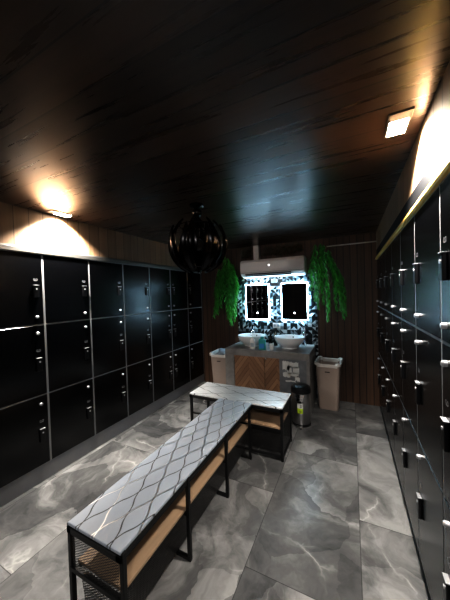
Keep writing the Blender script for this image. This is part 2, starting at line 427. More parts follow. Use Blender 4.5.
# ------------------------------------------------------------------ lockers
PW = 0.437
ROWS = [(0.0, 0.598, 'up'), (0.602, 1.205, 'up'), (1.205, 1.811, 'down')]
def make_locker(label, side, zbase, ztop):
    """origin: middle of the front face at the bottom; front faces +x; side=+1 hardware at +y edge."""
    t = thing('locker', label, 'locker')
    H = ztop - zbase
    seams = [0.0, 0.737-zbase, 1.343-zbase, H]
    # carcass: sides, back, shelves, front lattice
    bm = bmesh.new()
    w = PW/2 - 0.0006
    add_box(bm, -LD, 0.0, -w, -w+0.012, 0, H)
    add_box(bm, -LD, 0.0, w-0.012, w, 0, H)
    add_box(bm, -LD, -LD+0.01, -w+0.012, w-0.012, 0, H)
    for k, s in enumerate(seams):
        s0 = min(max(s-0.008, 0), H-0.016)
        add_box(bm, -LD+0.01, 0.0, -w+0.012, w-0.012, s0, s0+0.016)
    for s_ in (-1, 1): add_box(bm, -0.001, 0.0135, s_*w - (0.0078 if s_ > 0 else 0), s_*w + (0.0078 if s_ < 0 else 0), 0, H)
    for k, s in enumerate(seams):
        a_, b2 = max(s-0.0055, 0), min(s+0.0055, H)
        add_box(bm, -0.001, 0.013, -w+0.001, w-0.001, a_, b2)
    obj('carcass', bm, 'door_frame', t)
    for k in range(3):
        z0, z1 = seams[k], seams[k+1]
        g = 0.0086
        bm = bmesh.new()
        add_box(bm, -0.003, 0.015, -PW/2+g, PW/2-g, z0+g*0.75, z1-g*0.75, bevel=0.002, seg=1)
        d = obj('door', bm, 'black_door', t)
        hy = side*(PW/2 - 0.062)
        if k == 2: zk, zn, zp1, zp0 = z0+0.068, z0+0.385, z0+0.335, z0+0.235
        else: zk, zn, zp1, zp0 = z1-0.072, z1-0.218, z1-0.285, z1-0.395
        # round cam lock
        bm = bmesh.new()
        add_tube(bm, (0.015, hy, zk), (0.027, hy, zk), 0.0125, 16)
        add_tube(bm, (0.027, hy, zk), (0.033, hy, zk), 0.0125, 16, 0.008)
        obj('lock_knob', bm, 'hardware', d, True)
        # black lock plate with a bright upper bar and a keyhole
        bm = bmesh.new()
        add_box(bm, 0.015, 0.031, hy-0.021, hy+0.021, zp0, zp1, bevel=0.004)
        obj('lock_plate', bm, 'plate', d)
        bm = bmesh.new()
        add_box(bm, 0.015, 0.033, hy-0.021, hy+0.021, zp1+0.0005, zp1+0.0050, bevel=0.0012)
        obj('latch_bar', bm, 'hardware', d)
        bm = bmesh.new()
        add_tube(bm, (0.031, hy, zp1-0.030), (0.034, hy, zp1-0.030), 0.0075, 12)
        obj('keyhole', bm, 'hardware', d)
        # raised metal number marks: one continuous ribbon
        bm = bmesh.new()
        path = []
        for c_ in (-0.010, 0.010):
            for i in range(13):
                a_ = math.pi*1.5 + 2*math.pi*i/12 if c_ < 0 else math.pi*1.5 - 2*math.pi*i/12
                path.append((c_ + 0.0062*math.cos(a_), 0.0075*math.sin(a_)*(1.0 if i % 6 else 1.3)))
        prev = None
        for i, (u_, v_) in enumerate(path):
            n0 = path[max(i-1, 0)]; n1 = path[min(i+1, len(path)-1)]
            dx, dz = n1[0]-n0[0], n1[1]-n0[1]; l_ = math.hypot(dx, dz) or 1
            ox_, oz_ = -dz/l_*0.0014, dx/l_*0.0014
            cur = (bm.verts.new((0.0165, hy+u_+ox_, zn+v_+oz_)), bm.verts.new((0.0165, hy+u_-ox_, zn+v_-oz_)))
            if prev: bm.faces.new((prev[0], prev[1], cur[1], cur[0]))
            prev = cur
        obj('number_mark', bm, 'hardware', d)
    return t

ZL0, ZTOP = 0.138, 1.951
ZR0 = 0.078
left_specs = [
    (-4, 1, 'black left-wall locker column seen only in the right mirror, farthest behind the viewpoint'),
    (-3, 1, 'black left-wall locker column seen only in the mirrors, second farthest behind the viewpoint'),
    (-2, 1, 'black left-wall locker column seen only in the mirrors, two columns outside the left picture edge'),
    (-1, 1, 'black left-wall locker column just outside the left picture edge, seen in the left mirror'),
    (0, 1, 'black three-door locker column at far left, cut by the picture edge'),
    (1, 1, 'black three-door locker column directly below the glowing left wall light'),
    (2, 1, 'black three-door locker column between the one under the left lamp and the blue-reflecting doors'),
    (3, 1, 'black three-door locker column with the left half of the pale blue reflection'),
    (4, 1, 'black three-door locker column with the right half of the pale blue reflection'),
    (5, -1, 'black left-wall locker column, second from the back, locks on its left edge'),
    (6, -1, 'black left-wall locker column touching the brown back wall, narrowest looking of its row'),
]
proto = {}
LG, RG = 'black lockers along the left wall', 'black lockers along the right wall'
for k, side, lab in left_specs:
    loc = (XL-0.015, 1.301 + PW*(k-0.5), ZL0)
    if side not in proto:
        t = make_locker(lab, side, ZL0, ZTOP); t.location = loc; t['group'] = LG; proto[side] = t
    else:
        dup(proto[side], loc, 0, lab, LG)
right_specs = [
    'black right-hand locker column nearest the camera, cut by the right picture edge',
    'black right-hand locker column second from the camera, directly below the ceiling lamp',
    'black right-hand locker column third from the camera, just past the one below the lamp',
    'black right-hand locker column fourth from the camera, middle of the right row',
    'black right-hand locker column fifth from the camera, third from the back wall',
    'black right-hand locker column second from the back wall, sixth from the camera',
    'black right-hand locker column farthest back, facing the beige waste bin by the back wall',
]
pr = None
for i, lab in enumerate(right_specs):
    loc = (XR+0.015, RY0 + PW*(i+0.5), ZR0)
    if pr is None:
        pr = make_locker(lab, -1, ZR0, ZTOP); pr.location = loc; pr.rotation_euler = (0, 0, math.pi); pr['group'] = RG
    else:
        dup(pr, loc, math.pi, lab, RG)
bm = bmesh.new(); add_box(bm, XR+0.004, XR+LD, RY0+7*PW+0.001, YB, 0.0785, 1.951); struct('trim_6', bm, 'fascia')

# ------------------------------------------------------------------ benches
ZT = 0.50
def bar(bm, p0, p1, s=0.024):
    """square bar along an axis"""
    a = [min(p0[i], p1[i]) - (s/2) for i in range(3)]; b_ = [max(p0[i], p1[i]) + (s/2) for i in range(3)]
    add_box(bm, a[0], b_[0], a[1], b_[1], a[2], b_[2], 0.002, 1)

# long bench (stem of the T): x -1.225..-0.873, y 0.72..2.285
bx0, bx1, by0, by1 = -1.222, -0.873, 0.722, 2.283
LB = thing('bench', 'long narrow blue-grey bench running down the aisle, diamond line pattern on top', 'bench', ((bx0+bx1)/2, (by0+by1)/2, 0))
hw, hl = (bx1-bx0)/2, (by1-by0)/2
boxobj('seat_top', (-hw, hw, -hl, hl, ZT-0.016, ZT), 'bench_top', LB, 0.004)
bm = bmesh.new()
for s in (-1, 1): bar(bm, (s*(hw-0.012), -hl+0.012, ZT-0.033), (s*(hw-0.012), hl-0.012, ZT-0.033), 0.030)
for yy in (-hl+0.012, hl-0.012): bar(bm, (-hw+0.012, yy, ZT-0.033), (hw-0.012, yy, ZT-0.033), 0.030)
for yy in (-hl+0.012, hl-0.012): bar(bm, (-hw+0.012, yy, 0.275), (hw-0.012, yy, 0.275), 0.022)
for yy in (1.205, 1.715): bar(bm, (-hw+0.012, yy-(by0+by1)/2, 0.275), (hw-0.012, yy-(by0+by1)/2, 0.275), 0.016)
for s in (-1, 1): bar(bm, (s*(hw-0.035), -hl+0.012, 0.275), (s*(hw-0.035), hl-0.012, 0.275), 0.014)
obj('frame', bm, 'steel_black', LB)
for yy in (by0+0.014, 1.208, 1.718, 2.215):
    for s in (-1, 1):
        bm = bmesh.new()
        y_ = yy-(by0+by1)/2
        bar(bm, (s*(hw-0.002), y_, 0.012), (s*(hw-0.002), y_, ZT-0.02), 0.022)
        bar(bm, (s*(hw-0.002), y_, 0.012), (s*(hw-0.085), y_, 0.012), 0.020)
        obj('leg', bm, 'steel_black', LB)
boxobj('shelf', (-hw+0.022, hw-0.022, -hl+0.028, hl-0.03, 0.287, 0.303), 'shelf_wood', LB, 0.002)
bm = bmesh.new()
def quad(bm, *p): bm.faces.new([bm.verts.new(q) for q in p])
xa, xb = hw-0.036, hw-0.075
for s in (-1, 1): quad(bm, (s*xa, -hl+0.03, 0.27), (s*xa, hl-0.03, 0.27), (s*xb, hl-0.03, 0.045), (s*xb, -hl+0.03, 0.045))
quad(bm, (-xb, -hl+0.03, 0.045), (xb, -hl+0.03, 0.045), (xb, hl-0.03, 0.045), (-xb, hl-0.03, 0.045))
quad(bm, (-xa, -hl+0.03, 0.27), (xa, -hl+0.03, 0.27), (xb, -hl+0.03, 0.045), (-xb, -hl+0.03, 0.045))
obj('mesh_basket', bm, 'mesh', LB)
bm = bmesh.new()
quad(bm, (-hw+0.02, -hl+0.008, 0.285), (hw-0.02, -hl+0.008, 0.285), (hw-0.02, -hl+0.008, ZT-0.045), (-hw+0.02, -hl+0.008, ZT-0.045))
obj('end_mesh', bm, 'mesh', LB)

# cross bench (bar of the T): x -1.585..-0.582, y 2.29..2.668
cx0, cx1, cy0, cy1 = -1.590, -0.580, 2.290, 2.668
CB = thing('bench', 'short pale bench set crosswise in front of the washbasin counter', 'bench', ((cx0+cx1)/2, (cy0+cy1)/2, 0))
hw, hl = (cx1-cx0)/2, (cy1-cy0)/2
boxobj('seat_top', (-hw, hw, -hl, hl, ZT-0.016, ZT), 'bench_top_x', CB, 0.004)
bm = bmesh.new()
for s in (-1, 1): bar(bm, (-hw+0.012, s*(hl-0.012), ZT-0.033), (hw-0.012, s*(hl-0.012), ZT-0.033), 0.030)
for s in (-1, 1): bar(bm, (s*(hw-0.012), -hl+0.012, ZT-0.033), (s*(hw-0.012), hl-0.012, ZT-0.033), 0.030)
for s in (-1, 1): bar(bm, (-hw+0.012, s*(hl-0.012), 0.285), (hw-0.012, s*(hl-0.012), 0.285), 0.018)
for s in (-1, 1): bar(bm, (s*(hw-0.012), -hl+0.012, 0.035), (s*(hw-0.012), hl-0.012, 0.035), 0.020)
bar(bm, (-0.03, -hl+0.012, 0.035), (hw-0.012, -hl+0.012, 0.035), 0.020)
obj('frame', bm, 'steel_black', CB)
for sx in (-1, 1):
    for sy in (-1, 1):
        bm = bmesh.new()
        bar(bm, (sx*(hw-0.012), sy*(hl-0.012), 0.012), (sx*(hw-0.012), sy*(hl-0.012), ZT-0.02), 0.024)
        obj('leg', bm, 'steel_black', CB)
boxobj('shelf', (0.00, hw-0.026, -hl+0.005, hl-0.03, 0.296, 0.312), 'shelf_wood_x', CB, 0.002)
boxobj('back_panel', (0.0, hw-0.026, hl-0.022, hl-0.016, 0.05, ZT-0.05), 'steel_black', CB)
bm = bmesh.new()
quad(bm, (hw-0.012, -hl+0.02, 0.05), (hw-0.012, hl-0.02, 0.05), (hw-0.012, hl-0.02, 0.44), (hw-0.012, -hl+0.02, 0.44))
quad(bm, (0.0, -hl+0.03, 0.275), (hw-0.02, -hl+0.03, 0.275), (hw-0.02, -hl+0.05, 0.05), (0.0, -hl+0.05, 0.05))
quad(bm, (0.0, -hl+0.05, 0.05), (hw-0.02, -hl+0.05, 0.05), (hw-0.02, hl-0.03, 0.05), (0.0, hl-0.03, 0.05))
obj('mesh_basket', bm, 'mesh', CB)

# ------------------------------------------------------------------ vanity counter
vx0, vx1, vy0, vy1, vz = -1.660, -0.480, 3.320, YB-0.016, 0.776
V = thing('washbasin_counter', 'grey stone washbasin counter with two chevron wood doors on the back wall', 'counter', ((vx0+vx1)/2, vy0, 0))
ox = (vx0+vx1)/2
lx = lambda x: x-ox
D = vy1-vy0
boxobj('countertop', (lx(vx0), lx(vx1), 0, D, vz-0.092, vz), 'stone_top', V, 0.004)
boxobj('side_panel', (lx(vx0), lx(-1.520), 0.0, D, 0, vz-0.093), 'stone', V, 0.002)
boxobj('side_panel', (lx(-0.52), lx(vx1), 0.0, D, 0, vz-0.093), 'stone', V, 0.002)
boxobj('stone_panel', (lx(-0.867), lx(-0.521), 0.004, 0.03, 0, vz-0.093), 'stone_panel', V, 0.001)
for (a, b_, kx) in ((-1.519, -1.073, None), (-1.069, -0.869, -1.045)):
    bm = bmesh.new(); mid = (a+b_)/2 if kx is None else -0.90
    add_box(bm, a-mid, b_-mid, 0.010, 0.032, 0.06, vz-0.095, 0.002, 1)
    d = obj('door', bm, 'chevron', V, loc=(lx(mid), 0, 0))
    if kx is not None:
        bm = bmesh.new(); add_tube(bm, (kx-mid, 0.010, vz-0.108), (kx-mid, -0.008, vz-0.108), 0.009, 12)
        obj('door_knob', bm, 'chrome', d, True)
# torn remains of a paper sign
bm = bmesh.new()
def patch(pts):
    A = [bm.verts.new((lx(px), 0.003, pz)) for px, pz in pts]; bm.faces.new(A)
def ragged(x0, x1, z0, z1, n=7, amp=0.010):
    top = [(x0+(x1-x0)*i/n, z1 + rnd.uniform(-amp, amp)) for i in range(n+1)]
    bot = [(x1-(x1-x0)*i/n, z0 + rnd.uniform(-amp, amp)) for i in range(n+1)]
    patch(top+bot)
ragged(-0.825, -0.735, 0.545, 0.665, 9, 0.012); ragged(-0.74, -0.62, 0.585, 0.655, 9, 0.012)
ragged(-0.765, -0.705, 0.50, 0.60, 6, 0.012); ragged(-0.69, -0.61, 0.50, 0.592, 7, 0.014)
ragged(-0.82, -0.725, 0.455, 0.51, 8, 0.010); ragged(-0.735, -0.62, 0.475, 0.515, 8, 0.008)
ragged(-0.79, -0.66, 0.392, 0.412, 8, 0.006); ragged(-0.665, -0.605, 0.415, 0.47, 6, 0.010)
obj('torn_paper', bm, 'paper', V)['label'] = 'torn white remains of a paper sign'

# basins
def basin(cx, label, ry=0.19, rx=0.213):
    t = thing('washbasin', label, 'washbasin', (cx, 3.60, vz), 0, 'vessel basins on the counter')
    bm = bmesh.new()
    prof = [(0, 0.004), (0.100, 0.0), (0.112, 0.004), (0.108, 0.018), (0.135, 0.040), (0.180, 0.080), (0.205, 0.125), (0.213, 0.158), (0.209, 0.163), (0.200, 0.160),
            (0.190, 0.125), (0.165, 0.082), (0.110, 0.046), (0.03, 0.034), (0, 0.033)]
    add_lathe(bm, prof, 40, 0, 0, 1.0, ry/0.213)
    obj('bowl', bm, 'ceramic', t, True)
    bm = bmesh.new(); add_lathe(bm, [(0, 0.0385), (0.022, 0.038), (0.024, 0.034)], 16); obj('drain', bm, 'chrome', t, True)
    bm = bmesh.new(); add_tube(bm, (0.02, ry-0.022, 0.128), (0.02, ry-0.010, 0.124), 0.011, 12); obj('overflow_hole', bm, 'slot', t)
    return t
basin(-1.345, 'white round vessel washbasin below the left mirror, behind the soap bottle')
basin(-0.785, 'white round vessel washbasin below the right mirror, beside the white cup')

def faucet(x, label):
    t = thing('tap', label, 'tap', (x, 3.842, vz), 0, 'tall basin taps')
    bm = bmesh.new(); add_lathe(bm, [(0, 0), (0.024, 0), (0.024, 0.01), (0.014, 0.014), (0.0135, 0.235), (0.016, 0.24), (0.016, 0.265), (0, 0.268)], 20); obj('body', bm, 'chrome', t, True)
    bm = bmesh.new(); add_tube(bm, (0, 0.0, 0.215), (0, -0.125, 0.185), 0.010, 12); add_tube(bm, (0, -0.122, 0.187), (0, -0.124, 0.170), 0.010, 12); obj('spout', bm, 'chrome', t, True)
    bm = bmesh.new(); add_tube(bm, (0, 0, 0.268), (0, 0.0, 0.280), 0.006, 8); add_tube(bm, (0, 0.01, 0.280), (0, -0.05, 0.292), 0.005, 8); obj('lever', bm, 'chrome', t, True)
faucet(-1.395, 'tall slim chrome tap behind the left white washbasin')
faucet(-0.610, 'tall slim chrome tap behind the right white washbasin')

# bottles and cup
def bottle_pump(x, y, label):
    t = thing('soap_bottle', label, 'bottle', (x, y, vz))
    bm = bmesh.new()
    rings = []
    for s, zz in ((1.0, 0.0), (1.03, 0.004), (1.0, 0.10), (0.92, 0.125), (0.5, 0.142), (0.42, 0.146)):
        rings.append([(p[0]*s, p[1]*s, zz) for p in rrect(0.070, 0.045, 0.015)])
    add_loft(bm, rings); obj('bottle_body', bm, 'soap', t, True)
    bm = bmesh.new(); add_tube(bm, (0, 0, 0.146), (0, 0, 0.165), 0.013, 14); add_tube(bm, (0, 0, 0.165), (0, 0, 0.190), 0.005, 10)
    add_box(bm, -0.034, 0.012, -0.008, 0.008, 0.188, 0.200, 0.003); obj('pump', bm, 'soap', t)
    boxobj('bottle_label', (-0.024, 0.024, -0.0245, -0.0235, 0.03, 0.085), 'bag', t)['label'] = 'pale grey-blue bottle label'
bottle_pump(-1.262, 3.405, 'white pump soap bottle standing in front of the left washbasin')
t = thing('shampoo_bottle', 'teal and blue squat bottle standing right of the white soap bottle', 'bottle', (-1.118, 3.40, vz))
bm = bmesh.new(); add_loft(bm, [[(p[0]*s, p[1]*s, zz) for p in rrect(0.098, 0.052, 0.02)] for s, zz in ((0.96, 0), (1.0, 0.006), (1.0, 0.125), (0.9, 0.14), (0.45, 0.15))]); obj('bottle_body', bm, 'teal', t, True)
bm = bmesh.new(); add_lathe(bm, [(0, 0.15), (0.024, 0.15), (0.023, 0.176), (0.020, 0.180), (0, 0.180)], 20); obj('cap', bm, 'teal', t, True)
boxobj('bottle_label', (-0.036, 0.036, -0.0285, -0.0275, 0.02, 0.085), 'bluelabel', t)['label'] = 'blue and white bottle label'
bm = bmesh.new(); add_lathe(bm, [(0, 0.003), (0.026, 0.0), (0.030, 0.004), (0.034, 0.082), (0.0345, 0.084), (0.032, 0.082), (0.028, 0.008), (0, 0.007)], 24)
tag(obj('cup', bm, 'ceramic', None, True, (-0.985, 3.395, vz)), 'small white cup on the counter between the two basins', 'cup')
for i, (x, y, hh, lab) in enumerate(((-1.075, 3.66, 0.21, 'dark slim bottle between the basins, left one of the pair'), (-1.015, 3.72, 0.26, 'dark tall bottle between the basins, right one of the pair'))):
    t = thing('dark_bottle', lab, 'bottle', (x, y, vz), 0, 'dark bottles between the basins')
    bm = bmesh.new(); add_lathe(bm, [(0, 0), (0.027, 0), (0.029, 0.005), (0.029, hh*0.62), (0.012, hh*0.75), (0.011, hh*0.86), (0, hh*0.86)], 20); obj('bottle_body', bm, 'darkglass', t, True)
    bm = bmesh.new(); add_lathe(bm, [(0, hh*0.861), (0.014, hh*0.861), (0.014, hh), (0, hh)], 16); obj('cap', bm, 'lid', t, True)
bm = bmesh.new(); add_loft(bm, [[(p[0]*s, p[1]*s, zz) for p in rrect(0.12, 0.075, 0.015)] for s, zz in ((0.9, 0), (1, 0.014))] + [[(p[0]*s, p[1]*s, zz) for p in rrect(0.12, 0.075, 0.015)] for s, zz in ((0.92, 0.014), (0.85, 0.006))])
tag(obj('soap_dish', bm, 'ceramic', None, True, (-0.545, 3.825, vz)), 'low white soap dish at the right back end of the counter', 'soap dish')

# ------------------------------------------------------------------ lit mirrors
def mirror(x0, x1, label):
    t = thing('mirror', label, 'mirror', ((x0+x1)/2, YB-0.014, 1.42), 0, 'lit mirrors over the basins')
    w, h2 = (x1-x0)/2, 0.28
    bm = bmesh.new(); add_box(bm, -w+0.002, w-0.002, -0.0095, -0.0015, -h2+0.002, h2-0.002); obj('back_light', bm, 'halo', t)['label'] = 'glowing light edge behind the mirror'
    bm = bmesh.new()
    e = 0.008
    add_box(bm, -w, w, -0.030, -0.010, h2-e, h2, 0.003, 1); add_box(bm, -w, w, -0.030, -0.010, -h2, -h2+e, 0.003, 1)
    add_box(bm, -w, -w+e, -0.030, -0.010, -h2+e, h2-e, 0.003, 1); add_box(bm, w-e, w, -0.030, -0.010, -h2+e, h2-e, 0.003, 1)
    obj('light_frame', bm, 'led', t)['label'] = 'glowing cool white frame'
    bm = bmesh.new(); add_box(bm, -w+e, w-e, -0.028, -0.0105, -h2+e, h2-e); obj('glass', bm, 'mirror', t)
    bm = bmesh.new(); add_tube(bm, (0, -0.0295, -0.172), (0, -0.0282, -0.172), 0.011, 14); obj('touch_button', bm, 'touch', t)['label'] = 'glowing round touch button'
mirror(-1.535, -1.148, 'left lit mirror in a glowing cool white frame over the basin')
mirror(-0.956, -0.568, 'right lit mirror in a glowing cool white frame over the basin')
# socket box and small wall dispenser between the mirrors
t = thing('junction_box', 'small grey junction box on the tiles between the mirror tops', 'junction box', (-1.06, YB-0.012, 1.745))
boxobj('box_body', (-0.045, 0.045, -0.04, 0, -0.028, 0.028), 'soap', t, 0.006)
boxobj('box_cover', (-0.038, 0.038, -0.044, -0.0405, -0.022, 0.022), 'ac_white', t, 0.001)
t = thing('wall_socket', 'white double wall socket on the tiles between the mirror bottoms', 'socket', (-1.045, YB-0.014, 1.05))
boxobj('face_plate', (-0.058, 0.058, -0.012, 0, -0.040, 0.040), 'soap', t, 0.005)
for s in (-1, 1):
    bm = bmesh.new(); add_tube(bm, (s*0.028, -0.0125, 0), (s*0.028, -0.0145, 0), 0.019, 18); obj('outlet', bm, 'bag', t, True)

# ------------------------------------------------------------------ air conditioner
t = thing('air_conditioner', 'white wall air conditioner above the two lit mirrors', 'air conditioner', (-1.062, YB-0.001, 1.94))
prof = [(0.0, -0.135), (-0.10, -0.135), (-0.175, -0.115), (-0.215, -0.075), (-0.225, -0.02), (-0.222, 0.09), (-0.205, 0.125), (-0.17, 0.135), (0.0, 0.135)]
bm = bmesh.new(); add_prism(bm, [(p[0], p[1]) for p in prof], 'x', -0.485, 0.485)
bmesh.ops.bevel(bm, geom=[e for e in bm.edges if abs(abs(e.verts[0].co.x)-0.485) < 1e-4 and abs(e.verts[0].co.x-e.verts[1].co.x) < 1e-4], offset=0.012, segments=2, affect='EDGES')
obj('housing', bm, 'ac_white', t)
def onprof(d0, d1):  # thin plate following the lower front slope
    return [(-0.178 - d0, -0.119 + 0.0), (-0.216 - d0, -0.079), (-0.216 - d1, -0.079 - 0.002), (-0.178 - d1, -0.119 - 0.002)]
bm = bmesh.new(); add_prism(bm, onprof(-0.002, 0.004), 'x', -0.40, 0.30); obj('air_outlet', bm, 'slot', t)
bm = bmesh.new(); add_box(bm, -0.40, 0.30, -0.222, -0.206, -0.100, -0.096); obj('louver', bm, 'ac_white', t)
bm = bmesh.new(); add_box(bm, -0.475, 0.475, -0.2285, -0.221, -0.066, -0.063); obj('panel_seam', bm, 'slot', t)
bm = bmesh.new(); add_tube(bm, (-0.02, -0.2225, 0.034), (-0.02, -0.2265, 0.034), 0.009, 14); obj('indicator_light', bm, 'ac_dot', t)['label'] = 'small lit indicator'
bm = bmesh.new(); add_box(bm, -0.045, 0.045, -0.075, -0.002, 2.076, ZC-0.001, 0.008)
tag(obj('pipe_duct', bm, 'ac_white', None, False, (-1.33, YB, 0)), 'short white pipe duct rising from the air conditioner to the ceiling', 'duct')

# ------------------------------------------------------------------ bins
def tall_bin(loc, rot, label):
    t = thing('waste_bin', label, 'bin', loc, rot, 'beige waste bins beside the counter')
    H = 0.61
    def ring(w, d, z): return [(p[0]*1.08, p[1], z) for p in rrect(w, d, 0.035)]
    bm = bmesh.new()
    add_loft(bm, [ring(0.215, 0.285, 0.0), ring(0.225, 0.295, 0.008), ring(0.275, 0.345, H-0.02), ring(0.268, 0.338, H-0.02), ring(0.22, 0.29, 0.012)], True, True)
    obj('bin_body', bm, 'bin', t, True)
    bm = bmesh.new()
    def rim(w, d, zf):
        out = []
        for x_, y_ in rrect(w, d, 0.04, 8):
            out.append((x_*1.10, y_, zf + (0.018 if abs(x_) > w*0.37 else 0.0)))
        return out
    add_loft(bm, [rim(0.278, 0.348, H-0.045), rim(0.300, 0.370, H-0.04), rim(0.302, 0.372, H-0.004), rim(0.290, 0.360, H+0.002), rim(0.250, 0.320, H-0.004), rim(0.250, 0.320, H-0.05)], False, False)
    obj('rim', bm, 'bin_rim', t, True)
    bm = bmesh.new()
    def yf(z): return -(0.295 + (0.345-0.295)*(z-0.008)/(H-0.028))/2
    zs = 0.505
    add_box(bm, -0.030, 0.030, yf(zs)-0.0015, yf(zs)+0.004, zs-0.006, zs+0.006)
    obj('slot', bm, 'slot', t)
    return t
tall_bin((-0.285, 3.705, 0), math.radians(-3), 'tall beige waste bin standing right of the counter by the back wall')
tall_bin((-1.90, 3.715, 0), math.radians(3), 'tall beige waste bin left of the counter with a pale bag inside')
bm = bmesh.new(); bmesh.ops.create_icosphere(bm, subdivisions=4, radius=0.09)
for v in bm.verts:
    n_ = math.sin(v.co.x*61)*0.12 + math.sin(v.co.y*53+1)*0.1 + math.sin(v.co.z*47+v.co.x*30)*0.12
    v.co = Vector((v.co.x*1.15, v.co.y*0.95, v.co.z*0.85))*(1+n_)
tag(obj('plastic_bag', bm, 'bag', None, True, (-1.87, 3.72, 0.60)), 'crumpled pale blue plastic bag poking out of the left bin', 'bag')

# pedal bin
t = thing('pedal_bin', 'round stainless steel pedal bin with black lid and lime sticker', 'bin', (-0.555, 3.085, 0))
bm = bmesh.new(); add_lathe(bm, [(0, 0.018), (0.104, 0.018), (0.105, 0.022), (0.105, 0.385), (0.101, 0.388), (0, 0.388)], 40); obj('can', bm, 'steel', t, True)
bm = bmesh.new(); add_lathe(bm, [(0, 0), (0.110, 0), (0.112, 0.006), (0.110, 0.026), (0.1055, 0.028)], 40); obj('base_ring', bm, 'lid', t, True)
bm = bmesh.new(); add_lathe(bm, [(0.1055, 0.380), (0.115, 0.382), (0.116, 0.412), (0.108, 0.440), (0.080, 0.458), (0.03, 0.464), (0, 0.465)], 40); obj('lid', bm, 'lid', t, True)
bm = bmesh.new(); add_box(bm, -0.035, 0.035, -0.155, -0.095, 0.006, 0.016, 0.003); obj('pedal', bm, 'steel', t)
def wrap(bm, a0, a1, z0, z1, r=0.1060, n=8):
    lo = [bm.verts.new((r*math.sin(math.radians(a0+(a1-a0)*i/n)), -r*math.cos(math.radians(a0+(a1-a0)*i/n)), z0)) for i in range(n+1)]
    hi = [bm.verts.new((v.co.x, v.co.y, z1)) for v in lo]
    for i in range(n): bm.faces.new((lo[i], lo[i+1], hi[i+1], hi[i]))
bm = bmesh.new(); wrap(bm, -14, 20, 0.215, 0.272); s_ = obj('sticker', bm, 'paper', t); s_['label'] = 'white and lime product sticker'
bm = bmesh.new(); wrap(bm, -14, 20, 0.158, 0.2145); obj('lime_band', bm, 'lime', s_)
bm = bmesh.new()
for z_ in (0.225, 0.233, 0.241, 0.249, 0.257): wrap(bm, 2, 16, z_, z_+0.004, 0.1064, 4)
for z_ in (0.170, 0.182): wrap(bm, -2, 10, z_, z_+0.006, 0.1064, 4)
obj('print', bm, 'greyprint', s_)
bm = bmesh.new(); wrap(bm, -28, 24, 0.335, 0.375, 0.1068); wrap(bm, -18, 18, 0.295, 0.333, 0.1066); obj('lid_bracket', bm, 'chrome', t)
bm = bmesh.new(); add_box(bm, -0.022, 0.022, -0.116, -0.100, 0.280, 0.298, 0.003); obj('handle', bm, 'lid', t)

# ------------------------------------------------------------------ pendant lamp
px_, py_, pzc, PR_ = -1.15, 1.85, 1.975, 0.235
P = thing('pendant_lamp', 'black metal petal ball pendant lamp hanging over the benches, unlit', 'pendant lamp', (px_, py_, pzc))
bm = bmesh.new(); add_lathe(bm, [(0, ZC-pzc-0.001), (0.06, ZC-pzc-0.001), (0.062, ZC-pzc-0.012), (0.05, ZC-pzc-0.022), (0.012, ZC-pzc-0.028), (0.010, 0.30), (0, 0.30)], 24); obj('ceiling_rose', bm, 'pendant', P, True)
bm = bmesh.new(); bmesh.ops.create_uvsphere(bm, u_segments=20, v_segments=12, radius=0.042, matrix=Matrix.Translation((0, 0, 0.272))); obj('cap_ball', bm, 'pendant', P, True)
bm = bmesh.new(); add_tube(bm, (0, 0, 0.24), (0, 0, 0.06), 0.014, 10); add_lathe(bm, [(0, 0.235), (0.02, 0.232), (0.055, 0.19), (0.06, 0.16), (0.03, 0.15), (0, 0.15)], 20); obj('stem', bm, 'pendant', P, True)
bm = bmesh.new(); bmesh.ops.create_uvsphere(bm, u_segments=20, v_segments=12, radius=0.055, matrix=Matrix.Translation((0, 0, 0.0))); obj('bulb', bm, 'bulb', P, True)
def petal_mesh(lat0, lat1, wid, R, curl, nu=12, nv=4):
    bm = bmesh.new()
    grid = []
    for i in range(nu+1):
        t_ = i/nu
        lat = math.radians(lat0 + (lat1-lat0)*t_)
        w_ = wid*(math.sin(math.pi*min(1, 0.16+0.84*(t_**0.85)))**0.6 if t_ < 1 else 0.02)
        row = []
        for j in range(nv+1):
            s_ = (j/nv-0.5)*2
            lon = s_*w_
            rr = R*(1 + curl*t_**3) - 0.016*(1-s_*s_)*0 + 0.012*(s_*s_)
            row.append(bm.verts.new((rr*math.cos(lat)*math.cos(lon), rr*math.cos(lat)*math.sin(lon), rr*math.sin(lat))))
        grid.append(row)
    for i in range(nu):
        for j in range(nv):
            bm.faces.new((grid[i][j], grid[i][j+1], grid[i+1][j+1], grid[i+1][j]))
    bmesh.ops.recalc_face_normals(bm, faces=bm.faces[:])
    bmesh.ops.solidify(bm, geom=bm.faces[:], thickness=0.003)
    return bm
tiers = [(-70, 34, 0.15, PR_, 0.07, 9, 0), (-52, 56, 0.17, PR_*0.92, 0.10, 8, 20), (-80, 0, 0.17, PR_*0.90, 0.10, 8, 8)]
for lat0, lat1, wid, R, curl, n, ph in tiers:
    o0 = None
    for k in range(n):
        if o0 is None:
            o0 = obj('petal', petal_mesh(lat0, lat1, wid, R, curl), 'pendant', P, True); o = o0
        else:
            o = o0.copy(); C.objects.link(o); o.parent = P
        o.rotation_euler = (0, 0, math.radians(ph + 360*k/n))
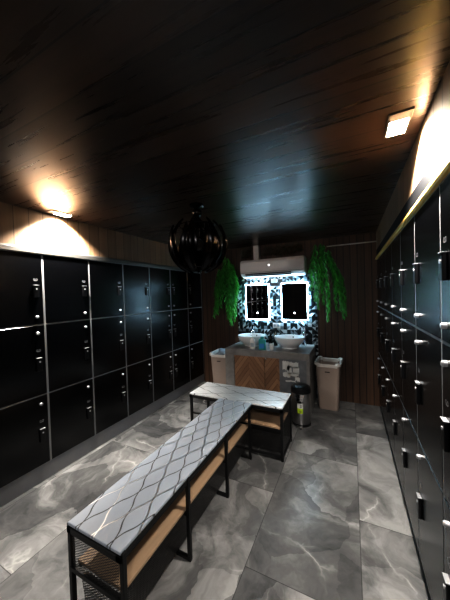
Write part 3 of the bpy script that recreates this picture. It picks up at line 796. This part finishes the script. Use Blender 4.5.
# ring holding the petals
bm = bmesh.new()
for zz, rr in ((-0.19, 0.125), (0.16, 0.15)):
    pts = [(rr*math.cos(2*math.pi*i/24), rr*math.sin(2*math.pi*i/24), zz) for i in range(24)]
    for i in range(24): add_tube(bm, pts[i], pts[(i+1) % 24], 0.004, 6)
for a in (0, 90, 180, 270):
    add_tube(bm, (0, 0, 0.20), (0.15*math.cos(math.radians(a)), 0.15*math.sin(math.radians(a)), 0.16), 0.004, 6)
    add_tube(bm, (0.15*math.cos(math.radians(a)), 0.15*math.sin(math.radians(a)), 0.16), (0.125*math.cos(math.radians(a)), 0.125*math.sin(math.radians(a)), -0.19), 0.004, 6)
obj('ring_frame', bm, 'pendant', P)

# ------------------------------------------------------------------ hanging plants
def strand_bm(p0, L, sway, leaf=0.06, step=0.016, fall=0.9, rs=None, lift=0.0):
    rs = rs or rnd
    bm = bmesh.new()
    n = max(6, int(L/step))
    ph = rs.uniform(0, 6.28)
    pts = []
    for i in range(n+1):
        t_ = i/n
        out = math.sin(min(1, t_*2.2)*math.pi/2)
        pts.append(Vector((p0[0] + sway[0]*out*(0.4+0.6*t_) + 0.012*math.sin(ph+t_*7), p0[1] + sway[1]*out*(0.4+0.6*t_) + 0.010*math.cos(ph+t_*6), p0[2] - L*t_ + lift*math.sin(math.pi*min(1, t_*3))*0.5)))
    for a, b_ in zip(pts[::2], pts[2::2]): add_tube(bm, a, b_, 0.0022, 5)
    for i, p in enumerate(pts):
        t_ = i/n
        sz = leaf*(0.65 + 0.5*math.sin(math.pi*min(1, 0.15+t_*0.85)))*rs.uniform(0.8, 1.15)
        for k in range(3):
            az = ph + i*2.4 + k*2.1 + rs.uniform(-0.3, 0.3)
            d = Vector((math.cos(az), math.sin(az)*0.8, -fall*rs.uniform(0.7, 1.5))).normalized()
            side = d.cross(Vector((0, 0, 1))).normalized()
            if rs.random() < 0.5: side = (side + Vector((0, 0.5, 0.3))).normalized()
            w_ = sz*0.17
            a = bm.verts.new(p); m1 = bm.verts.new(p + d*sz*0.45 + side*w_); m2 = bm.verts.new(p + d*sz*0.45 - side*w_)
            tip = bm.verts.new(p + d*sz + Vector((0, 0, -sz*0.18)))
            mid = bm.verts.new(p + d*sz*0.5 + Vector((0, 0, 0.004)))
            bm.faces.new((a, m1, mid)); bm.faces.new((a, mid, m2)); bm.faces.new((m1, tip, mid)); bm.faces.new((m2, mid, tip))
    return bm
def plant(label, specs, leaf):
    xs = [s[0][0] for s in specs]
    base = Vector((sum(xs)/len(xs), YB-0.08, 2.25))
    t = thing('hanging_plant', label, 'plant', base, 0, 'hanging artificial plants beside the air conditioner')
    for p0, L, sw in specs:
        q = Vector(p0) - base
        obj('strand', strand_bm(q, L, sw, leaf), 'leaf', t)
    return t
r2 = random.Random(11)
left = []
for x, zt, zb, sx in ((-1.96, 1.95, 1.28, -0.04), (-1.94, 1.98, 1.20, -0.07), (-1.90, 2.00, 1.25, -0.08), (-1.88, 1.95, 1.36, -0.03), (-1.92, 1.9, 1.33, -0.05),
                      (-1.83, 2.05, 1.30, 0.0), (-1.80, 2.10, 1.18, 0.02), (-1.78, 2.15, 1.10, 0.04), (-1.76, 2.10, 1.08, 0.05), (-1.74, 2.05, 1.14, 0.06), (-1.72, 2.05, 1.22, 0.06),
                      (-1.70, 2.0, 1.40, 0.06), (-1.77, 1.9, 1.25, 0.03), (-1.70, 1.95, 1.55, 0.07), (-1.86, 2.2, 1.6, 0.0)):
    left.append(((x, YB-0.09 - r2.uniform(0, 0.07), zt), zt-zb, (sx, -0.06 - r2.uniform(0, 0.05))))
plant('dense bright green hanging artificial plant left of the air conditioner', left, 0.070)
right = []
for x, zt, zb, sx in ((-0.49, 1.98, 1.60, 0.0), (-0.46, 2.15, 1.45, 0.02), (-0.43, 2.22, 1.33, 0.03), (-0.38, 2.2, 1.40, 0.04), (-0.36, 2.22, 1.62, 0.02), (-0.33, 2.2, 1.16, 0.05),
                      (-0.29, 2.1, 1.30, 0.13), (-0.27, 2.12, 1.20, 0.18), (-0.25, 2.1, 1.24, 0.20), (-0.26, 2.05, 1.32, 0.15)):
    right.append(((x, YB-0.09 - r2.uniform(0, 0.07), zt), zt-zb, (sx, -0.06 - r2.uniform(0, 0.06))))
plant('looser trailing green hanging artificial plant right of the air conditioner', right, 0.058)
# dark leafy garlands over the air conditioner, either side of its duct
def garland(x0, x1, n, label):
    bm = bmesh.new()
    for k in range(n):
        x = rnd.uniform(x0+0.05, x1-0.05); z = rnd.uniform(2.145, 2.26); y = rnd.uniform(-0.075, -0.022)
        a_ = rnd.uniform(0, 6.28); s_ = rnd.uniform(0.03, 0.055)
        d = Vector((math.cos(a_), -0.35, math.sin(a_))).normalized()*s_; sd = Vector((-math.sin(a_), -0.1, math.cos(a_)))*s_*0.25
        p = Vector((x, y, z))
        q1, q2, q3, q4 = [bm.verts.new(v) for v in (p, p+d*0.5+sd, p+d, p+d*0.5-sd)]
        bm.faces.new((q1, q2, q3, q4))
    m_ = int((x1-x0)/0.05)
    for k in range(m_):
        add_tube(bm, (x0+k*0.05, -0.006, 2.20+0.02*math.sin(k)), (x0+(k+1)*0.05, -0.006, 2.20+0.02*math.sin(k+1)), 0.004, 5)
    tag(obj('leaf_garland', bm, 'leaf_dark', None, False, (0, YB, 0)), label, 'garland')
garland(-1.63, -1.39, 110, 'short dark brownish leaf garland on the wall left of the pipe duct')
garland(-1.27, -0.58, 330, 'long dark brownish leaf garland on the wall right of the pipe duct')

# ------------------------------------------------------------------ ceiling lamps
def downlight(x, y, label, power):
    t = thing('ceiling_lamp', label, 'ceiling lamp', (x, y, ZC), 0, 'recessed ceiling lamps')
    a, b_, f = 0.046, 0.094, 0.008
    bm = bmesh.new()
    for (x0, x1, y0, y1) in ((-a, a, -b_, -b_+f), (-a, a, b_-f, b_), (-a, -a+f, -b_+f, b_-f), (a-f, a, -b_+f, b_-f)):
        add_box(bm, x0, x1, y0, y1, -0.007, -0.0005)
    obj('frame', bm, 'alu', t)
    bm = bmesh.new(); add_box(bm, -a+f, a-f, -b_+f, -0.030, -0.004, -0.001); obj('recess', bm, 'plinth', t)
    bm = bmesh.new(); add_prism(bm, [(-0.029, -0.0012), (b_-f-0.001, -0.0012), (b_-f-0.001, -0.006), (-0.029, -0.003)], 'x', -a+f+0.001, a-f-0.001); obj('lens', bm, 'lens', t)['label'] = 'glowing warm white lens'
    L = bpy.data.lights.new('downlight', 'SPOT'); L.energy = power; L.color = (1.0, 0.95, 0.88)
    L.spot_size = math.radians(124); L.spot_blend = 0.55; L.shadow_soft_size = 0.02
    o = bpy.data.objects.new('downlight_beam', L); C.objects.link(o); o.location = (x, y+0.03, ZC-0.03)
    o.rotation_euler = (0, math.radians(22)*(1 if x < -1 else -1), 0)
    return t
downlight(-2.30, 1.41, 'glowing recessed ceiling lamp above the left-hand lockers', 280)
downlight(0.210, 1.435, 'glowing recessed ceiling lamp beside the right-hand wall', 200)
# added fill spots without fixtures, unseen behind the viewpoint, brightening the washbasin end
for (x, y, e) in ((-2.20, -0.55, 70), (0.10, -0.55, 70)):
    L = bpy.data.lights.new('rear_fill_spot', 'SPOT'); L.energy = e; L.color = (1.0, 0.97, 0.93)
    L.spot_size = math.radians(84); L.spot_blend = 1.0; L.shadow_soft_size = 0.05
    o = bpy.data.objects.new('rear_fill_spot', L); C.objects.link(o); o.location = (x, y, ZC-0.03)
    o.rotation_euler = (math.radians(58), 0, math.radians(-16 if x < -1 else 16))

# ------------------------------------------------------------------ world, camera, colour
w = bpy.data.worlds.new('World'); bpy.context.scene.world = w; w.use_nodes = True
w.node_tree.nodes['Background'].inputs[0].default_value = (0.5, 0.55, 0.6, 1); w.node_tree.nodes['Background'].inputs[1].default_value = 0.003

yaw, pit, rol, fpx = 0.4577, -0.0201, -0.0306, 255.74
F = Vector((-math.sin(yaw)*math.cos(pit), math.cos(yaw)*math.cos(pit), math.sin(pit)))
Rv = Vector((math.cos(yaw), math.sin(yaw), 0)); Uv = Rv.cross(F)
cr, sr = math.cos(rol), math.sin(rol)
X = Rv*cr + Uv*sr; Y = -Rv*sr + Uv*cr; Z = -F
cam = bpy.data.cameras.new('camera'); co = bpy.data.objects.new('camera', cam); C.objects.link(co)
co.matrix_world = Matrix(((X.x, Y.x, Z.x, 0), (X.y, Y.y, Z.y, 0), (X.z, Y.z, Z.z, 1.55), (0, 0, 0, 1)))
cam.sensor_fit = 'VERTICAL'; cam.sensor_height = 36; cam.lens = 36*fpx/600; cam.clip_start = 0.02
sc = bpy.context.scene; sc.camera = co
sc.view_settings.view_transform = 'Standard'
sc.view_settings.look = 'None'
sc.view_settings.exposure = 0.55; sc.view_settings.gamma = 0.72
sc.cycles.use_denoising = True
sc.cycles.max_bounces = 8
